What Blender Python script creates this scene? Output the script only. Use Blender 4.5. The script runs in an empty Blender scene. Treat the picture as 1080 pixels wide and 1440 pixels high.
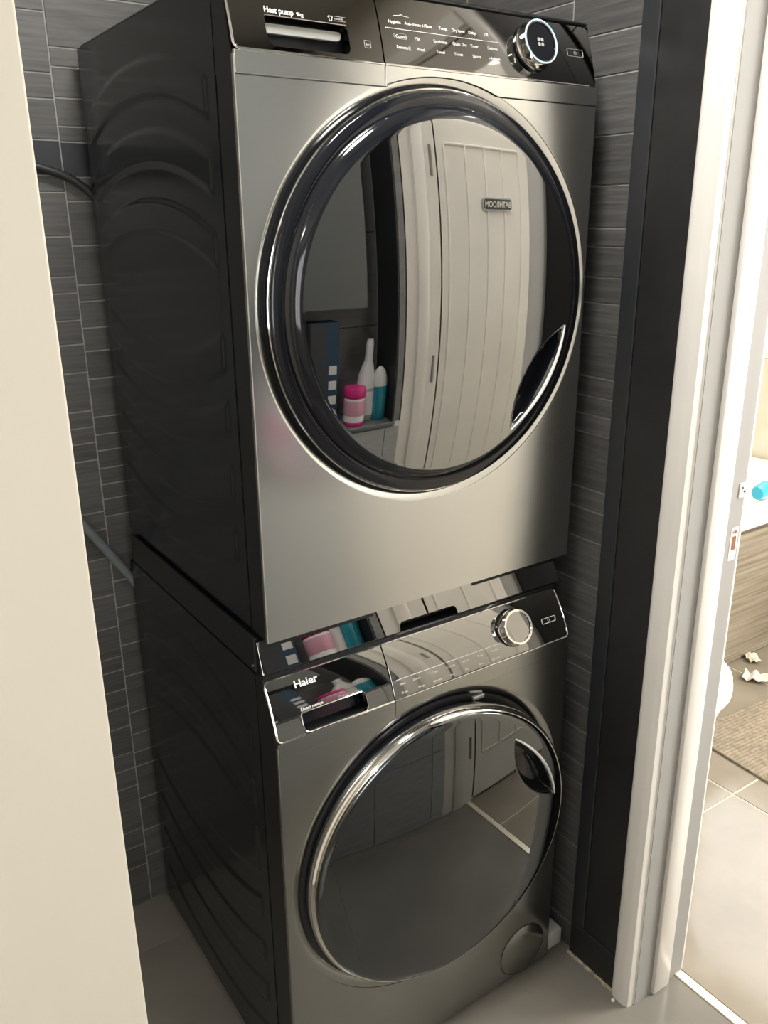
import bpy, bmesh, math, random
from mathutils import Vector, Matrix
random.seed(7)
scn = bpy.context.scene
COL = scn.collection

# ------------------------------------------------------------------ camera
def camera():
    yaw, pitch, roll, f = 0.5958, 0.3282, -0.0096, 1195.9
    cy, sy, cp, sp = math.cos(yaw), math.sin(yaw), math.cos(pitch), math.sin(pitch)
    F = Vector((sy * cp, cy * cp, -sp)); r = Vector((cy, -sy, 0)); u = r.cross(F)
    cr, sr = math.cos(roll), math.sin(roll)
    R = r * cr + u * sr; U = u * cr - r * sr
    cam = bpy.data.cameras.new('camera'); o = bpy.data.objects.new('camera', cam); COL.objects.link(o)
    m = Matrix((R, U, -F)).transposed().to_4x4(); m.translation = Vector((-0.4637, -0.9652, 1.4712))
    o.matrix_world = m
    cam.sensor_fit = 'HORIZONTAL'; cam.sensor_width = 36; cam.lens = f / 1080 * 36
    cam.clip_start = 0.02
    scn.camera = o
camera()

# ------------------------------------------------------------------ world, lights, exposure
w = bpy.data.worlds.new('world'); scn.world = w; w.use_nodes = True
bg = w.node_tree.nodes['Background']; bg.inputs[0].default_value = (0.82, 0.90, 1.0, 1); bg.inputs[1].default_value = 2.0

def area(name, loc, direction, sx, sy, power, color):
    l = bpy.data.lights.new(name, 'AREA'); l.shape = 'RECTANGLE'; l.size = sx; l.size_y = sy
    l.energy = power; l.color = color
    o = bpy.data.objects.new(name, l); COL.objects.link(o); o.location = loc
    o.rotation_euler = Vector(direction).to_track_quat('-Z', 'Y').to_euler()
    return o
area('added_bathroom_light', (2.78, 0.62, 1.50), (-1, -0.15, -0.12), 0.8, 1.1, 10, (1.0, 0.97, 0.92))  # added light out of view, brightens the bathroom and its door
area('added_jamb_light', (2.78, -1.0, 1.50), (-1, 0.25, -0.08), 0.85, 1.1, 110, (1.0, 0.975, 0.93))  # added light out of view, brightens the jamb faces towards the camera
area('added_hall_light', (-0.75, -3.05, 1.45), (0.1, 1, -0.05), 1.2, 1.3, 13.5, (1.0, 0.975, 0.925))  # added light behind the camera, brightens the cream door and hall

scn.view_settings.view_transform = 'Standard'; scn.view_settings.look = 'None'
scn.view_settings.gamma = 1; scn.view_settings.use_curve_mapping = False
scn.view_settings.exposure = 0.6

# ------------------------------------------------------------------ materials
MATS = {}
def mat(name, color=(0.8, 0.8, 0.8), rough=0.5, metal=0.0, **kw):
    m = bpy.data.materials.new(name); m.use_nodes = True
    b = m.node_tree.nodes['Principled BSDF']
    b.inputs['Base Color'].default_value = (*color, 1); b.inputs['Roughness'].default_value = rough
    b.inputs['Metallic'].default_value = metal
    for k, v in kw.items():
        b.inputs[k].default_value = v
    MATS[name] = m
    return m, m.node_tree, b

def noise_color(name, c0, c1, scale=8, stretch=(1, 1, 1), detail=4, rough=0.5, metal=0.0, bump=0.0, rand=0.0, lo=0.35, hi=0.65, dist=0.001, rmin=None, **kw):
    """two-tone noise, optional brightness change per object, optional fine relief"""
    m, nt, b = mat(name, c0, rough, metal, **kw)
    N, L = nt.nodes, nt.links
    tc = N.new('ShaderNodeTexCoord'); mp = N.new('ShaderNodeMapping'); mp.inputs['Scale'].default_value = stretch
    nz = N.new('ShaderNodeTexNoise'); nz.inputs['Scale'].default_value = scale; nz.inputs['Detail'].default_value = detail
    L.new(tc.outputs['Object'], mp.inputs['Vector']); L.new(mp.outputs[0], nz.inputs['Vector'])
    rp = N.new('ShaderNodeValToRGB')
    rp.color_ramp.elements[0].position = lo; rp.color_ramp.elements[1].position = hi
    rp.color_ramp.elements[0].color = (*c0, 1); rp.color_ramp.elements[1].color = (*c1, 1)
    L.new(nz.outputs['Fac'], rp.inputs['Fac'])
    out = rp.outputs['Color']
    if rand:
        oi = N.new('ShaderNodeObjectInfo'); mr = N.new('ShaderNodeMapRange')
        mr.inputs['To Min'].default_value = 1 - rand; mr.inputs['To Max'].default_value = 1 + rand
        L.new(oi.outputs['Random'], mr.inputs['Value'])
        hs = N.new('ShaderNodeHueSaturation'); L.new(mr.outputs[0], hs.inputs['Value']); L.new(out, hs.inputs['Color'])
        out = hs.outputs['Color']
    L.new(out, b.inputs['Base Color'])
    if rmin is not None:
        mr2 = N.new('ShaderNodeMapRange'); mr2.inputs['To Min'].default_value = rmin; mr2.inputs['To Max'].default_value = rough
        L.new(nz.outputs['Fac'], mr2.inputs['Value']); L.new(mr2.outputs[0], b.inputs['Roughness'])
    if bump:
        bp = N.new('ShaderNodeBump'); bp.inputs['Strength'].default_value = bump; bp.inputs['Distance'].default_value = dist
        L.new(nz.outputs['Fac'], bp.inputs['Height']); L.new(bp.outputs[0], b.inputs['Normal'])
    return m

def brushed(name, color, rough, aniso):
    m, nt, b = mat(name, color, rough, 1.0)
    N, L = nt.nodes, nt.links
    tc = N.new('ShaderNodeTexCoord'); mp = N.new('ShaderNodeMapping'); mp.inputs['Scale'].default_value = (3, 3, 900)
    nz = N.new('ShaderNodeTexNoise'); nz.inputs['Scale'].default_value = 1.0; nz.inputs['Detail'].default_value = 2
    L.new(tc.outputs['Object'], mp.inputs['Vector']); L.new(mp.outputs[0], nz.inputs['Vector'])
    bp = N.new('ShaderNodeBump'); bp.inputs['Strength'].default_value = 0.012; bp.inputs['Distance'].default_value = 0.0004
    L.new(nz.outputs['Fac'], bp.inputs['Height']); L.new(bp.outputs[0], b.inputs['Normal'])
    b.inputs['Anisotropic'].default_value = aniso
    tg = N.new('ShaderNodeTangent'); tg.direction_type = 'RADIAL'; tg.axis = 'Z'
    L.new(tg.outputs[0], b.inputs['Tangent'])
    return m

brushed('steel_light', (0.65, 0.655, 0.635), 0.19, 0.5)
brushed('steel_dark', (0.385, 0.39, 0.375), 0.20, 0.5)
mat('satin', (0.86, 0.85, 0.83), 0.3, 0.0)
mat('chrome', (0.86, 0.84, 0.80), 0.06, 1.0)
mat('smoked_mirror', (0.36, 0.355, 0.345), 0.012, 1.0)
mat('dryer_glass', (0.30, 0.30, 0.295), 0.012, 1.0)
mat('smoked_glass', (0.145, 0.152, 0.155), 0.015, 1.0)
mat('panel_gloss', (0.33, 0.325, 0.31), 0.03, 1.0)
mat('panel_black', (0.16, 0.154, 0.145), 0.05, 1.0)
mat('black_gloss', (0.008, 0.009, 0.012), 0.08)
mat('black_plastic', (0.010, 0.011, 0.012), 0.35)
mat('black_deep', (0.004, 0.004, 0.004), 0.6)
mat('slot_grey', (0.45, 0.45, 0.42), 0.25, 0.6)
noise_color('black_sheet', (0.0085, 0.0105, 0.0125), (0.0105, 0.0125, 0.0145), 40, rough=0.19, bump=0.01, **{'Specular IOR Level': 0.6})
mat('print_white', (0.80, 0.79, 0.75), 0.5)
mat('print_grey', (0.42, 0.42, 0.41), 0.5)
m, nt, b = mat('dial_light', (0.5, 0.7, 0.8), 0.3)
b.inputs['Emission Color'].default_value = (0.45, 0.75, 0.95, 1); b.inputs['Emission Strength'].default_value = 0.12
noise_color('tile_dark', (0.070, 0.069, 0.067), (0.110, 0.108, 0.104), 1.0, (9, 9, 150), 3, rough=0.42, bump=0.25, rand=0.16, dist=0.0008)
mat('grout_wall', (0.34, 0.335, 0.32), 0.9)
noise_color('tile_grey', (0.40, 0.405, 0.41), (0.46, 0.465, 0.47), 3, (4, 4, 20), rough=0.4, rand=0.04)
mat('grout_grey', (0.52, 0.52, 0.52), 0.9)
noise_color('floor_tile', (0.165, 0.154, 0.132), (0.20, 0.186, 0.16), 5, rough=0.20, rmin=0.10, rand=0.03, **{'Specular IOR Level': 0.35})
noise_color('floor_tile_tan', (0.205, 0.178, 0.138), (0.25, 0.218, 0.172), 5, rough=0.18, rmin=0.08, rand=0.03, **{'Specular IOR Level': 0.4})
mat('grout_floor', (0.50, 0.45, 0.37), 0.9)
mat('grout_floor_hall', (0.17, 0.16, 0.14), 0.4)
noise_color('black_paint', (0.012, 0.012, 0.0125), (0.016, 0.016, 0.0165), 30, rough=0.42, bump=0.03)
noise_color('black_trim', (0.018, 0.020, 0.023), (0.021, 0.023, 0.026), 30, rough=0.45)
noise_color('white_gloss', (0.78, 0.755, 0.71), (0.83, 0.80, 0.755), 6, rough=0.32, bump=0.03, dist=0.002)
noise_color('cream_paint', (0.72, 0.66, 0.55), (0.75, 0.69, 0.58), 3, rough=0.55)
noise_color('hall_paint', (0.70, 0.66, 0.58), (0.74, 0.70, 0.62), 3, rough=0.7)
noise_color('ceiling_paint', (0.78, 0.77, 0.74), (0.80, 0.79, 0.76), 3, rough=0.8)
mat('strip_metal', (0.80, 0.73, 0.58), 0.35, 0.3)
noise_color('grime', (0.17, 0.14, 0.10), (0.42, 0.37, 0.29), 60, rough=0.9, bump=0.4)
noise_color('bath_tile', (0.66, 0.61, 0.51), (0.73, 0.68, 0.58), 6, rough=0.3, rand=0.03)
mat('porcelain', (0.86, 0.86, 0.85), 0.12)
mat('acrylic', (0.88, 0.88, 0.87), 0.18)
noise_color('wood_panel', (0.17, 0.14, 0.105), (0.34, 0.30, 0.235), 2.2, (1.2, 1, 34), 6, rough=0.4)
noise_color('mat_weave', (0.17, 0.14, 0.10), (0.28, 0.235, 0.175), 70, rough=0.95, bump=0.5)
mat('hinge_steel', (0.35, 0.34, 0.33), 0.3, 1.0)
mat('plate_paint', (0.78, 0.75, 0.70), 0.4)
mat('screw_rust', (0.25, 0.09, 0.04), 0.7)
mat('cabinet_grey', (0.15, 0.16, 0.158), 0.4)
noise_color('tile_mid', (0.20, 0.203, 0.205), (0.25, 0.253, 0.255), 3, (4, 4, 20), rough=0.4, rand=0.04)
mat('pink', (0.72, 0.035, 0.25), 0.35)
mat('pink_label', (0.80, 0.42, 0.55), 0.45)
mat('label_white', (0.80, 0.78, 0.78), 0.4)
mat('bottle_white', (0.78, 0.79, 0.80), 0.3)
mat('bottle_grey', (0.45, 0.46, 0.47), 0.35)
mat('liquid_cyan', (0.02, 0.30, 0.40), 0.2)
mat('cyan_plastic', (0.03, 0.38, 0.55), 0.3)
mat('box_blue', (0.022, 0.065, 0.12), 0.5)
mat('box_side', (0.055, 0.06, 0.068), 0.5)
mat('hose_black', (0.020, 0.022, 0.024), 0.4)
mat('pipe_grey', (0.16, 0.18, 0.19), 0.35)
mat('white_plastic', (0.62, 0.62, 0.61), 0.5)
mat('paper', (0.72, 0.66, 0.55), 0.9)
mat('sign_metal', (0.45, 0.45, 0.44), 0.35, 0.6)
mat('sign_dark', (0.06, 0.06, 0.06), 0.5)
# window pane: clear with a faint reflection
m = bpy.data.materials.new('pane'); m.use_nodes = True; nt = m.node_tree; nt.nodes.clear()
o_ = nt.nodes.new('ShaderNodeOutputMaterial'); mx = nt.nodes.new('ShaderNodeMixShader'); tr = nt.nodes.new('ShaderNodeBsdfTransparent'); gl = nt.nodes.new('ShaderNodeBsdfGlossy')
gl.inputs['Roughness'].default_value = 0.02; mx.inputs[0].default_value = 0.07
nt.links.new(tr.outputs[0], mx.inputs[1]); nt.links.new(gl.outputs[0], mx.inputs[2]); nt.links.new(mx.outputs[0], o_.inputs[0]); MATS['pane'] = m
m, nt, b = mat('added_lamp_glow', (0.9, 0.88, 0.84), 0.4)
b.inputs['Emission Color'].default_value = (1.0, 0.93, 0.82, 1); b.inputs['Emission Strength'].default_value = 6.0  # glow of the added ceiling lamps

# ------------------------------------------------------------------ mesh helpers
def finish(name, me, material, parent=None, smooth=35):
    o = bpy.data.objects.new(name, me); COL.objects.link(o)
    mats = material if isinstance(material, (list, tuple)) else [material]
    if not me.materials:
        for k in mats: me.materials.append(MATS[k])
    if smooth is not None:
        me.shade_smooth(); me.set_sharp_from_angle(angle=math.radians(smooth))
    if parent is not None: o.parent = parent
    return o

def from_py(name, verts, faces, material, parent=None, smooth=35, fmat=None):
    me = bpy.data.meshes.new(name); me.from_pydata([tuple(v) for v in verts], [], faces)
    mats = material if isinstance(material, (list, tuple)) else [material]
    for k in mats: me.materials.append(MATS[k])
    if fmat: me.polygons.foreach_set('material_index', fmat)
    me.update()
    bm = bmesh.new(); bm.from_mesh(me); bmesh.ops.recalc_face_normals(bm, faces=bm.faces); bm.to_mesh(me); bm.free()
    return finish(name, me, mats, parent, smooth)

def add_box(bm, x0, x1, y0, y1, z0, z1, bevel=0.0, seg=1):
    vs = [bm.verts.new((x, y, z)) for x in (x0, x1) for y in (y0, y1) for z in (z0, z1)]
    idx = [(0, 1, 3, 2), (4, 6, 7, 5), (0, 4, 5, 1), (2, 3, 7, 6), (0, 2, 6, 4), (1, 5, 7, 3)]
    fs = [bm.faces.new([vs[i] for i in f]) for f in idx]
    if bevel:
        es = list({e for f in fs for e in f.edges})
        bmesh.ops.bevel(bm, geom=es, offset=bevel, segments=seg, affect='EDGES', profile=0.5)

def boxes(name, specs, material, parent=None, bevel=0.0, seg=1, smooth=35):
    bm = bmesh.new()
    for s in specs: add_box(bm, *s, bevel=bevel, seg=seg)
    bmesh.ops.recalc_face_normals(bm, faces=bm.faces)
    me = bpy.data.meshes.new(name); bm.to_mesh(me); bm.free()
    return finish(name, me, material, parent, smooth)

def box(name, x0, x1, y0, y1, z0, z1, material, parent=None, bevel=0.0, seg=1):
    return boxes(name, [(x0, x1, y0, y1, z0, z1)], material, parent, bevel, seg)

def tube(name, pts, rad, material, parent=None, n=10, closed=False, cap=True):
    pts = [Vector(p) for p in pts]; verts = []; faces = []; up = None
    m = len(pts)
    for i, p in enumerate(pts):
        a = pts[i - 1] if (i > 0 or closed) else p
        b = pts[(i + 1) % m] if (i < m - 1 or closed) else p
        t = (b - a).normalized()
        if up is None:
            up = Vector((0, 0, 1)) if abs(t.z) < 0.9 else Vector((1, 0, 0))
        s = t.cross(up).normalized(); up = s.cross(t).normalized()
        r = rad[i] if isinstance(rad, (list, tuple)) else rad
        for k in range(n):
            q = 2 * math.pi * k / n
            verts.append(p + s * (r * math.cos(q)) + up * (r * math.sin(q)))
    for i in range(m if closed else m - 1):
        j = (i + 1) % m
        for k in range(n):
            faces.append((i * n + k, i * n + (k + 1) % n, j * n + (k + 1) % n, j * n + k))
    if cap and not closed:
        faces.append(tuple(range(n))[::-1]); faces.append(tuple((m - 1) * n + k for k in range(n)))
    return from_py(name, verts, faces, material, parent)

def lathe(name, prof, material, parent=None, n=48, origin=(0, 0, 0), axis='Z', frame=None, sx=1.0, sy=1.0, smooth=35, fmat=None):
    """prof: list of (radius, height); axis Z, or Y meaning height runs to -Y (out of a machine's front), or a frame"""
    verts = []; faces = []; fm = []
    if frame is None:
        o = Vector(origin)
        if axis == 'Z': e1, e2, e3 = Vector((1, 0, 0)), Vector((0, 1, 0)), Vector((0, 0, 1))
        else: e1, e2, e3 = Vector((1, 0, 0)), Vector((0, 0, 1)), Vector((0, -1, 0))
    else: o, e1, e2, e3 = frame
    m = len(prof)
    for i, (r, h) in enumerate(prof):
        for k in range(n):
            q = 2 * math.pi * k / n
            verts.append(o + e1 * (r * sx * math.cos(q)) + e2 * (r * sy * math.sin(q)) + e3 * h)
    for i in range(m - 1):
        for k in range(n):
            faces.append((i * n + k, i * n + (k + 1) % n, (i + 1) * n + (k + 1) % n, (i + 1) * n + k)); fm.append(fmat[i] if fmat else 0)
    if prof[0][0] > 1e-6: faces.append(tuple(range(n))[::-1]); fm.append(fmat[0] if fmat else 0)
    if prof[-1][0] > 1e-6: faces.append(tuple((m - 1) * n + k for k in range(n))); fm.append(fmat[-1] if fmat else 0)
    me_o = from_py(name, verts, faces, material, parent, smooth, fm)
    bm = bmesh.new(); bm.from_mesh(me_o.data); bmesh.ops.remove_doubles(bm, verts=bm.verts, dist=1e-6)
    bmesh.ops.recalc_face_normals(bm, faces=bm.faces); bm.to_mesh(me_o.data); bm.free()
    me_o.data.shade_smooth(); me_o.data.set_sharp_from_angle(angle=math.radians(smooth))
    return me_o

def ring(name, r0, r1, h0, h1, material, parent=None, n=96, origin=(0, 0, 0), axis='Y', frame=None):
    """solid ring of rectangular section"""
    prof = [(r0, h0), (r1, h0), (r1, h1), (r0, h1), (r0, h0)]
    o = Vector(origin)
    if frame is None:
        e1, e2, e3 = Vector((1, 0, 0)), Vector((0, 0, 1)), Vector((0, -1, 0))
    else: o, e1, e2, e3 = frame
    verts = []; faces = []
    for r, h in prof[:-1]:
        for k in range(n):
            q = 2 * math.pi * k / n; verts.append(o + e1 * (r * math.cos(q)) + e2 * (r * math.sin(q)) + e3 * h)
    for i in range(4):
        j = (i + 1) % 4
        for k in range(n): faces.append((i * n + k, i * n + (k + 1) % n, j * n + (k + 1) % n, j * n + k))
    return from_py(name, verts, faces, material, parent)

def rrect(x0, x1, y0, y1, r, n=6):
    """rounded rectangle; r a number or (bl, br, tr, tl)"""
    rs = r if isinstance(r, (list, tuple)) else (r,) * 4
    out = []
    for (cx, cy, sx, sy, a0, rr) in ((x0, y0, 1, 1, math.pi, rs[0]), (x1, y0, -1, 1, 1.5 * math.pi, rs[1]), (x1, y1, -1, -1, 0, rs[2]), (x0, y1, 1, -1, 0.5 * math.pi, rs[3])):
        if rr <= 0: out.append((cx, cy)); continue
        for k in range(n + 1):
            a = a0 + 0.5 * math.pi * k / n
            out.append((cx + sx * rr + rr * math.cos(a), cy + sy * rr + rr * math.sin(a)))
    return out

def circle2(cx, cy, r, n=96):
    return [(cx + r * math.cos(2 * math.pi * k / n), cy + r * math.sin(2 * math.pi * k / n)) for k in range(n)]

def plate_mesh(loops, thick, bevel=0.0):
    """flat plate with holes from 2-D loops, in a,b with the front face at c = 0 and the back at -thick"""
    cu = bpy.data.curves.new('plate', 'CURVE'); cu.dimensions = '2D'; cu.fill_mode = 'BOTH'
    cu.extrude = thick / 2 - bevel; cu.bevel_depth = bevel; cu.bevel_resolution = 1; cu.offset = -bevel
    for lp in loops:
        s = cu.splines.new('POLY'); s.points.add(len(lp) - 1); s.use_cyclic_u = True
        for p, q in zip(s.points, lp): p.co = (q[0], q[1], 0, 1)
    o = bpy.data.objects.new('plate', cu); COL.objects.link(o)
    dg = bpy.context.evaluated_depsgraph_get(); me = bpy.data.meshes.new_from_object(o.evaluated_get(dg))
    bpy.data.objects.remove(o); bpy.data.curves.remove(cu)
    for v in me.vertices: v.co.z -= thick / 2
    me.materials.clear()
    return me

def plate(name, loops, thick, frame, material, parent=None, bevel=0.0, bulge=0.0, L=1.0, cuts=0, smooth=12):
    """plate set on a frame (origin, ex, ey, en); bulge bends it outward along b (0..L)"""
    me = plate_mesh(loops, thick, bevel)
    o, ex, ey, en = frame
    bm = bmesh.new(); bm.from_mesh(me)
    bmesh.ops.remove_doubles(bm, verts=bm.verts, dist=1e-6)
    for k in range(1, cuts):
        bmesh.ops.bisect_plane(bm, geom=bm.verts[:] + bm.edges[:] + bm.faces[:], plane_co=(0, L * k / cuts, 0), plane_no=(0, 1, 0))
    for v in bm.verts:
        a, b_, c = v.co
        t = min(max(b_ / L, -0.05), 1.05)
        c += bulge * 4 * t * (1 - t)
        v.co = o + ex * a + ey * b_ + en * c
    bm.to_mesh(me); bm.free()
    return finish(name, me, material, parent, smooth)

def text(name, body, frame, a, b, size, material, parent, lift=0.0004, bulge=0.0, L=1.0, align='LEFT', sx=1.0, bold=0.0):
    cu = bpy.data.curves.new('text', 'FONT'); cu.body = body; cu.size = size; cu.align_x = align; cu.offset = bold
    o = bpy.data.objects.new('text', cu); COL.objects.link(o)
    dg = bpy.context.evaluated_depsgraph_get(); me = bpy.data.meshes.new_from_object(o.evaluated_get(dg))
    bpy.data.objects.remove(o); bpy.data.curves.remove(cu)
    fo, ex, ey, en = frame
    for v in me.vertices:
        p, q = a + v.co.x * sx, b + v.co.y
        t = min(max(q / L, 0), 1)
        v.co = fo + ex * p + ey * q + en * (lift + bulge * 4 * t * (1 - t))
    me.materials.clear()
    return finish(name, me, material, parent, None)

def thing(name, label, cat, loc=(0, 0, 0), group=None, rotz=0):
    o = bpy.data.objects.new(name, None); COL.objects.link(o); o.location = loc; o.rotation_euler = (0, 0, rotz)
    o.empty_display_size = 0.05
    return tag(o, label, cat, group)
def tag(o, label, cat, group=None):
    o['label'] = label; o['category'] = cat
    if group: o['group'] = group
    return o
def struct(o, label=None):
    o['kind'] = 'structure'
    if label: o['label'] = label; 
    return o

TILE_CACHE = {}
def tile_piece(name, parent, x0, x1, y0, y1, z0, z1, material, bevel=0.0012):
    key = (round(x1 - x0, 4), round(y1 - y0, 4), round(z1 - z0, 4), material)
    me = TILE_CACHE.get(key)
    if me is None:
        bm = bmesh.new(); add_box(bm, 0, x1 - x0, 0, y1 - y0, 0, z1 - z0, bevel)
        bmesh.ops.recalc_face_normals(bm, faces=bm.faces)
        me = bpy.data.meshes.new(name); bm.to_mesh(me); bm.free(); me.materials.append(MATS[material]); TILE_CACHE[key] = me
    o = bpy.data.objects.new(name, me); COL.objects.link(o); o.location = (x0, y0, z0); o.parent = parent
    return o

# ================================================================== THE SETTING
CEIL = 2.35
YO = -0.73            # face of the wall across from the machines
# ---- floor
floor = struct(box('floor', -2.0, 2.75, -3.1, 1.35, -0.12, -0.006, 'grout_floor_hall'), 'grey stone tile floor')
G = 0.0016
def floor_tiles(xs, ys, m_='floor_tile'):
    for x0, x1 in zip(xs[:-1], xs[1:]):
        for y0, y1 in zip(ys[:-1], ys[1:]):
            tile_piece('floor_tile', floor, x0 + G / 2, x1 - G / 2, y0 + G / 2, y1 - G / 2, -0.0058, 0.0, m_, 0.0008)
hall_x = [-2.0, -1.608, -1.008, -0.408, 0.192, 0.779]
hall_y = [-3.1, -1.895, -0.695, 0.505, 0.65]
floor_tiles(hall_x, hall_y)
box('grout_bed', -2.0, 0.779, -3.1, 0.65, -0.0059, -0.0007, 'grout_floor_hall', floor)
box('grout_bed', 0.80, 2.65, -1.6, 1.27, -0.0059, -0.0016, 'grout_floor', floor)
G = 0.006
floor_tiles([0.80, 1.394, 1.994, 2.594, 2.65], [-1.6, -1.095, -0.495, 0.105, 0.705, 1.27], 'floor_tile_tan')

# ---- ceiling
struct(box('ceiling', -2.0, 2.75, -3.1, 1.35, CEIL, CEIL + 0.1, 'ceiling_paint'), 'white ceiling')

# ---- walls with tiles
def fill_random(z0, z1, seed):
    r = random.Random(seed); out = [z0]
    while out[-1] < z1 - 0.09:
        out.append(out[-1] + r.choice((0.03, 0.035, 0.045, 0.06, 0.07, 0.085)))
    out.append(z1); return out
GW = 0.0026
def tiles_xz(parent, x0, x1, yf, joints, thick=0.0017, flip=1, dark=()):
    for a, b_ in zip(joints[:-1], joints[1:]):
        off = random.uniform(-0.0004, 0.0004)
        ya, yb = (yf + off, yf + thick) if flip > 0 else (yf - thick, yf - off)
        tile_piece('wall_tile', parent, x0 + GW / 2, x1 - GW / 2, ya, yb, a + GW / 2, b_ - GW / 2, 'black_trim' if a in dark else 'tile_dark', 0.0005)
def tiles_yz(parent, y0, y1, xf, joints, thick=0.0017):
    for a, b_ in zip(joints[:-1], joints[1:]):
        off = random.uniform(-0.0004, 0.0004)
        tile_piece('wall_tile', parent, xf + off, xf + thick, y0 + GW / 2, y1 - GW / 2, a + GW / 2, b_ - GW / 2, 'tile_dark', 0.0005)

wall_back = struct(box('wall_back', -0.9, 0.66, 0.6418, 0.76, 0, CEIL, 'grout_wall'), 'dark streaked strip tile wall behind the machines')
colA = [0.0, 0.102, 0.156, 0.199, 0.312, 0.357, 0.397, 0.462, 0.51, 0.551, 0.597, 0.628, 0.696, 0.767, 0.847, 0.908, 0.944, 1.048, 1.082, 1.112, 1.143, 1.215, 1.266, 1.309, 1.357, 1.385, 1.453, 1.525, 1.552, 1.608, 1.671, 1.71, 1.80, 1.86, 1.95, 2.02, 2.10, 2.19, 2.26, CEIL]
colB = [0.0, 0.12, 0.19, 0.274, 0.357, 0.392, 0.437, 0.49, 0.578, 0.65, 0.736, 0.794, 0.932, 0.967, 0.997, 1.029, 1.064, 1.095, 1.129, 1.201, 1.252, 1.294, 1.341, 1.37, 1.437, 1.511, 1.550, 1.606, 1.63, 1.674, 1.721, 1.75, 1.83, 1.90, 1.95, 2.03, 2.12, 2.18, 2.27, CEIL]
tiles_xz(wall_back, -0.333, -0.033, 0.640, colA, dark=(1.552,))
tiles_xz(wall_back, -0.033, 0.267, 0.640, colB, dark=(1.550,))
tiles_xz(wall_back, 0.267, 0.567, 0.640, [z for z in colA])
tiles_xz(wall_back, 0.567, 0.655, 0.640, [z for z in colB])
tiles_xz(wall_back, -0.633, -0.333, 0.640, fill_random(0, CEIL, 3))
tiles_xz(wall_back, -0.9, -0.633, 0.640, fill_random(0, CEIL, 4))

wall_right = struct(box('wall_right', 0.6568, 0.80, -0.180, 1.35, 0, CEIL, 'grout_wall'), 'dark strip tile wall to the right of the machines')
colR = [0.0, 0.06, 0.159, 0.259, 0.409, 0.455, 0.529, 0.583, 0.621, 0.662, 0.693, 0.762, 0.835, 0.92, 0.977, 1.016, 1.117, 1.15, 1.182, 1.216, 1.289, 1.34, 1.382, 1.43, 1.459, 1.524, 1.598, 1.684, 1.744, 1.81, 1.88, 1.95, 2.04, 2.12, 2.17, 2.26, CEIL]
colS = [0.0, 0.10, 0.16, 0.23, 0.31, 0.38, 0.44, 0.52, 0.59, 0.65, 0.70, 0.78, 0.86, 0.94, 1.02, 1.08, 1.16, 1.24, 1.30, 1.37, 1.45, 1.53, 1.60, 1.68, 1.77, 1.80, 1.87, 1.95, 2.03, 2.10, 2.17, 2.26, CEIL]
tiles_yz(wall_right, -0.016, 0.134, 0.655, colR)
tiles_yz(wall_right, 0.134, 0.40, 0.655, colS)
tiles_yz(wall_right, 0.40, 0.638, 0.655, colR)
box('black_corner_strip', 0.645, 0.668, -0.047, -0.014, 0.0865, CEIL, 'black_trim', wall_right, 0.0015)
box('black_painted_panel', 0.6475, 0.668, -0.146, -0.0475, 0.0865, CEIL, 'black_paint', wall_right, 0.001)
box('bathroom_plaster', 0.8002, 0.806, -0.170, 1.27, 0, CEIL, 'bath_tile', wall_right)
bb = struct(boxes('baseboard_right', [(0.645, 0.667, -0.146, -0.014, 0.001, 0.0855)], 'black_paint', None, 0.0012), 'black tiled base below the black panel')
# silicone bead and grime where the black base meets the floor
pts = [(0.643 + 0.001 * math.sin(k * 2.1), -0.012 - 0.128 * k / 14, 0.0018) for k in range(15)]
gb = struct(tube('trim_1', pts, [0.0035 + 0.0012 * abs(math.sin(k * 1.7)) for k in range(15)], 'grime', None, 8), 'dirty silicone bead along the black base')

# ---- door frame round the bathroom opening (far jamb by the machines, near jamb by the ledge)
def jamb(name, yface, s, label):
    """s=+1: solid lies towards +y (far jamb); s=-1: towards -y (near jamb)"""
    def Y(a, b_): return (min(yface + s * a, yface + s * b_), max(yface + s * a, yface + s * b_))
    y0, y1 = Y(0.0, 0.03)
    root = struct(box(name, 0.654, 0.806, y0, y1, 0, 2.02, 'white_gloss', None, 0.001), label)
    # moulded architrave on the closet side: thin outer edge, rounded thicker inner edge
    prof = [(0.6645, 0.044), (0.641, 0.044), (0.638, 0.041), (0.636, 0.033), (0.6352, 0.018), (0.636, 0.010), (0.640, 0.0028), (0.646, 0.002), (0.654, 0.0015), (0.6645, 0.0015)]
    vs = []; fs = []
    n = len(prof)
    for z in (0.0, 2.065):
        for (x, d) in prof: vs.append((x, yface + s * d, z))
    for k in range(n): fs.append((k, (k + 1) % n, n + (k + 1) % n, n + k))
    fs.append(tuple(range(n))); fs.append(tuple(range(n, 2 * n)))
    from_py('architrave', vs, fs, 'white_gloss', root, 50)
    y0, y1 = Y(-0.009, 0.004)
    box('door_stop', 0.704, 0.752, y0, y1, 0, 2.0, 'white_gloss', root, 0.0025, 2)
    # architrave on the bathroom side
    y0, y1 = Y(0.006, 0.055)
    box('architrave', 0.806, 0.818, y0, y1, 0, 2.06, 'white_gloss', root, 0.002)
    return root
far = jamb('trim_2', -0.179, 1, 'white glossy door jamb beside the black panel')
near = jamb('trim_3', YO, -1, 'white glossy door jamb beside the ledge')
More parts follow.
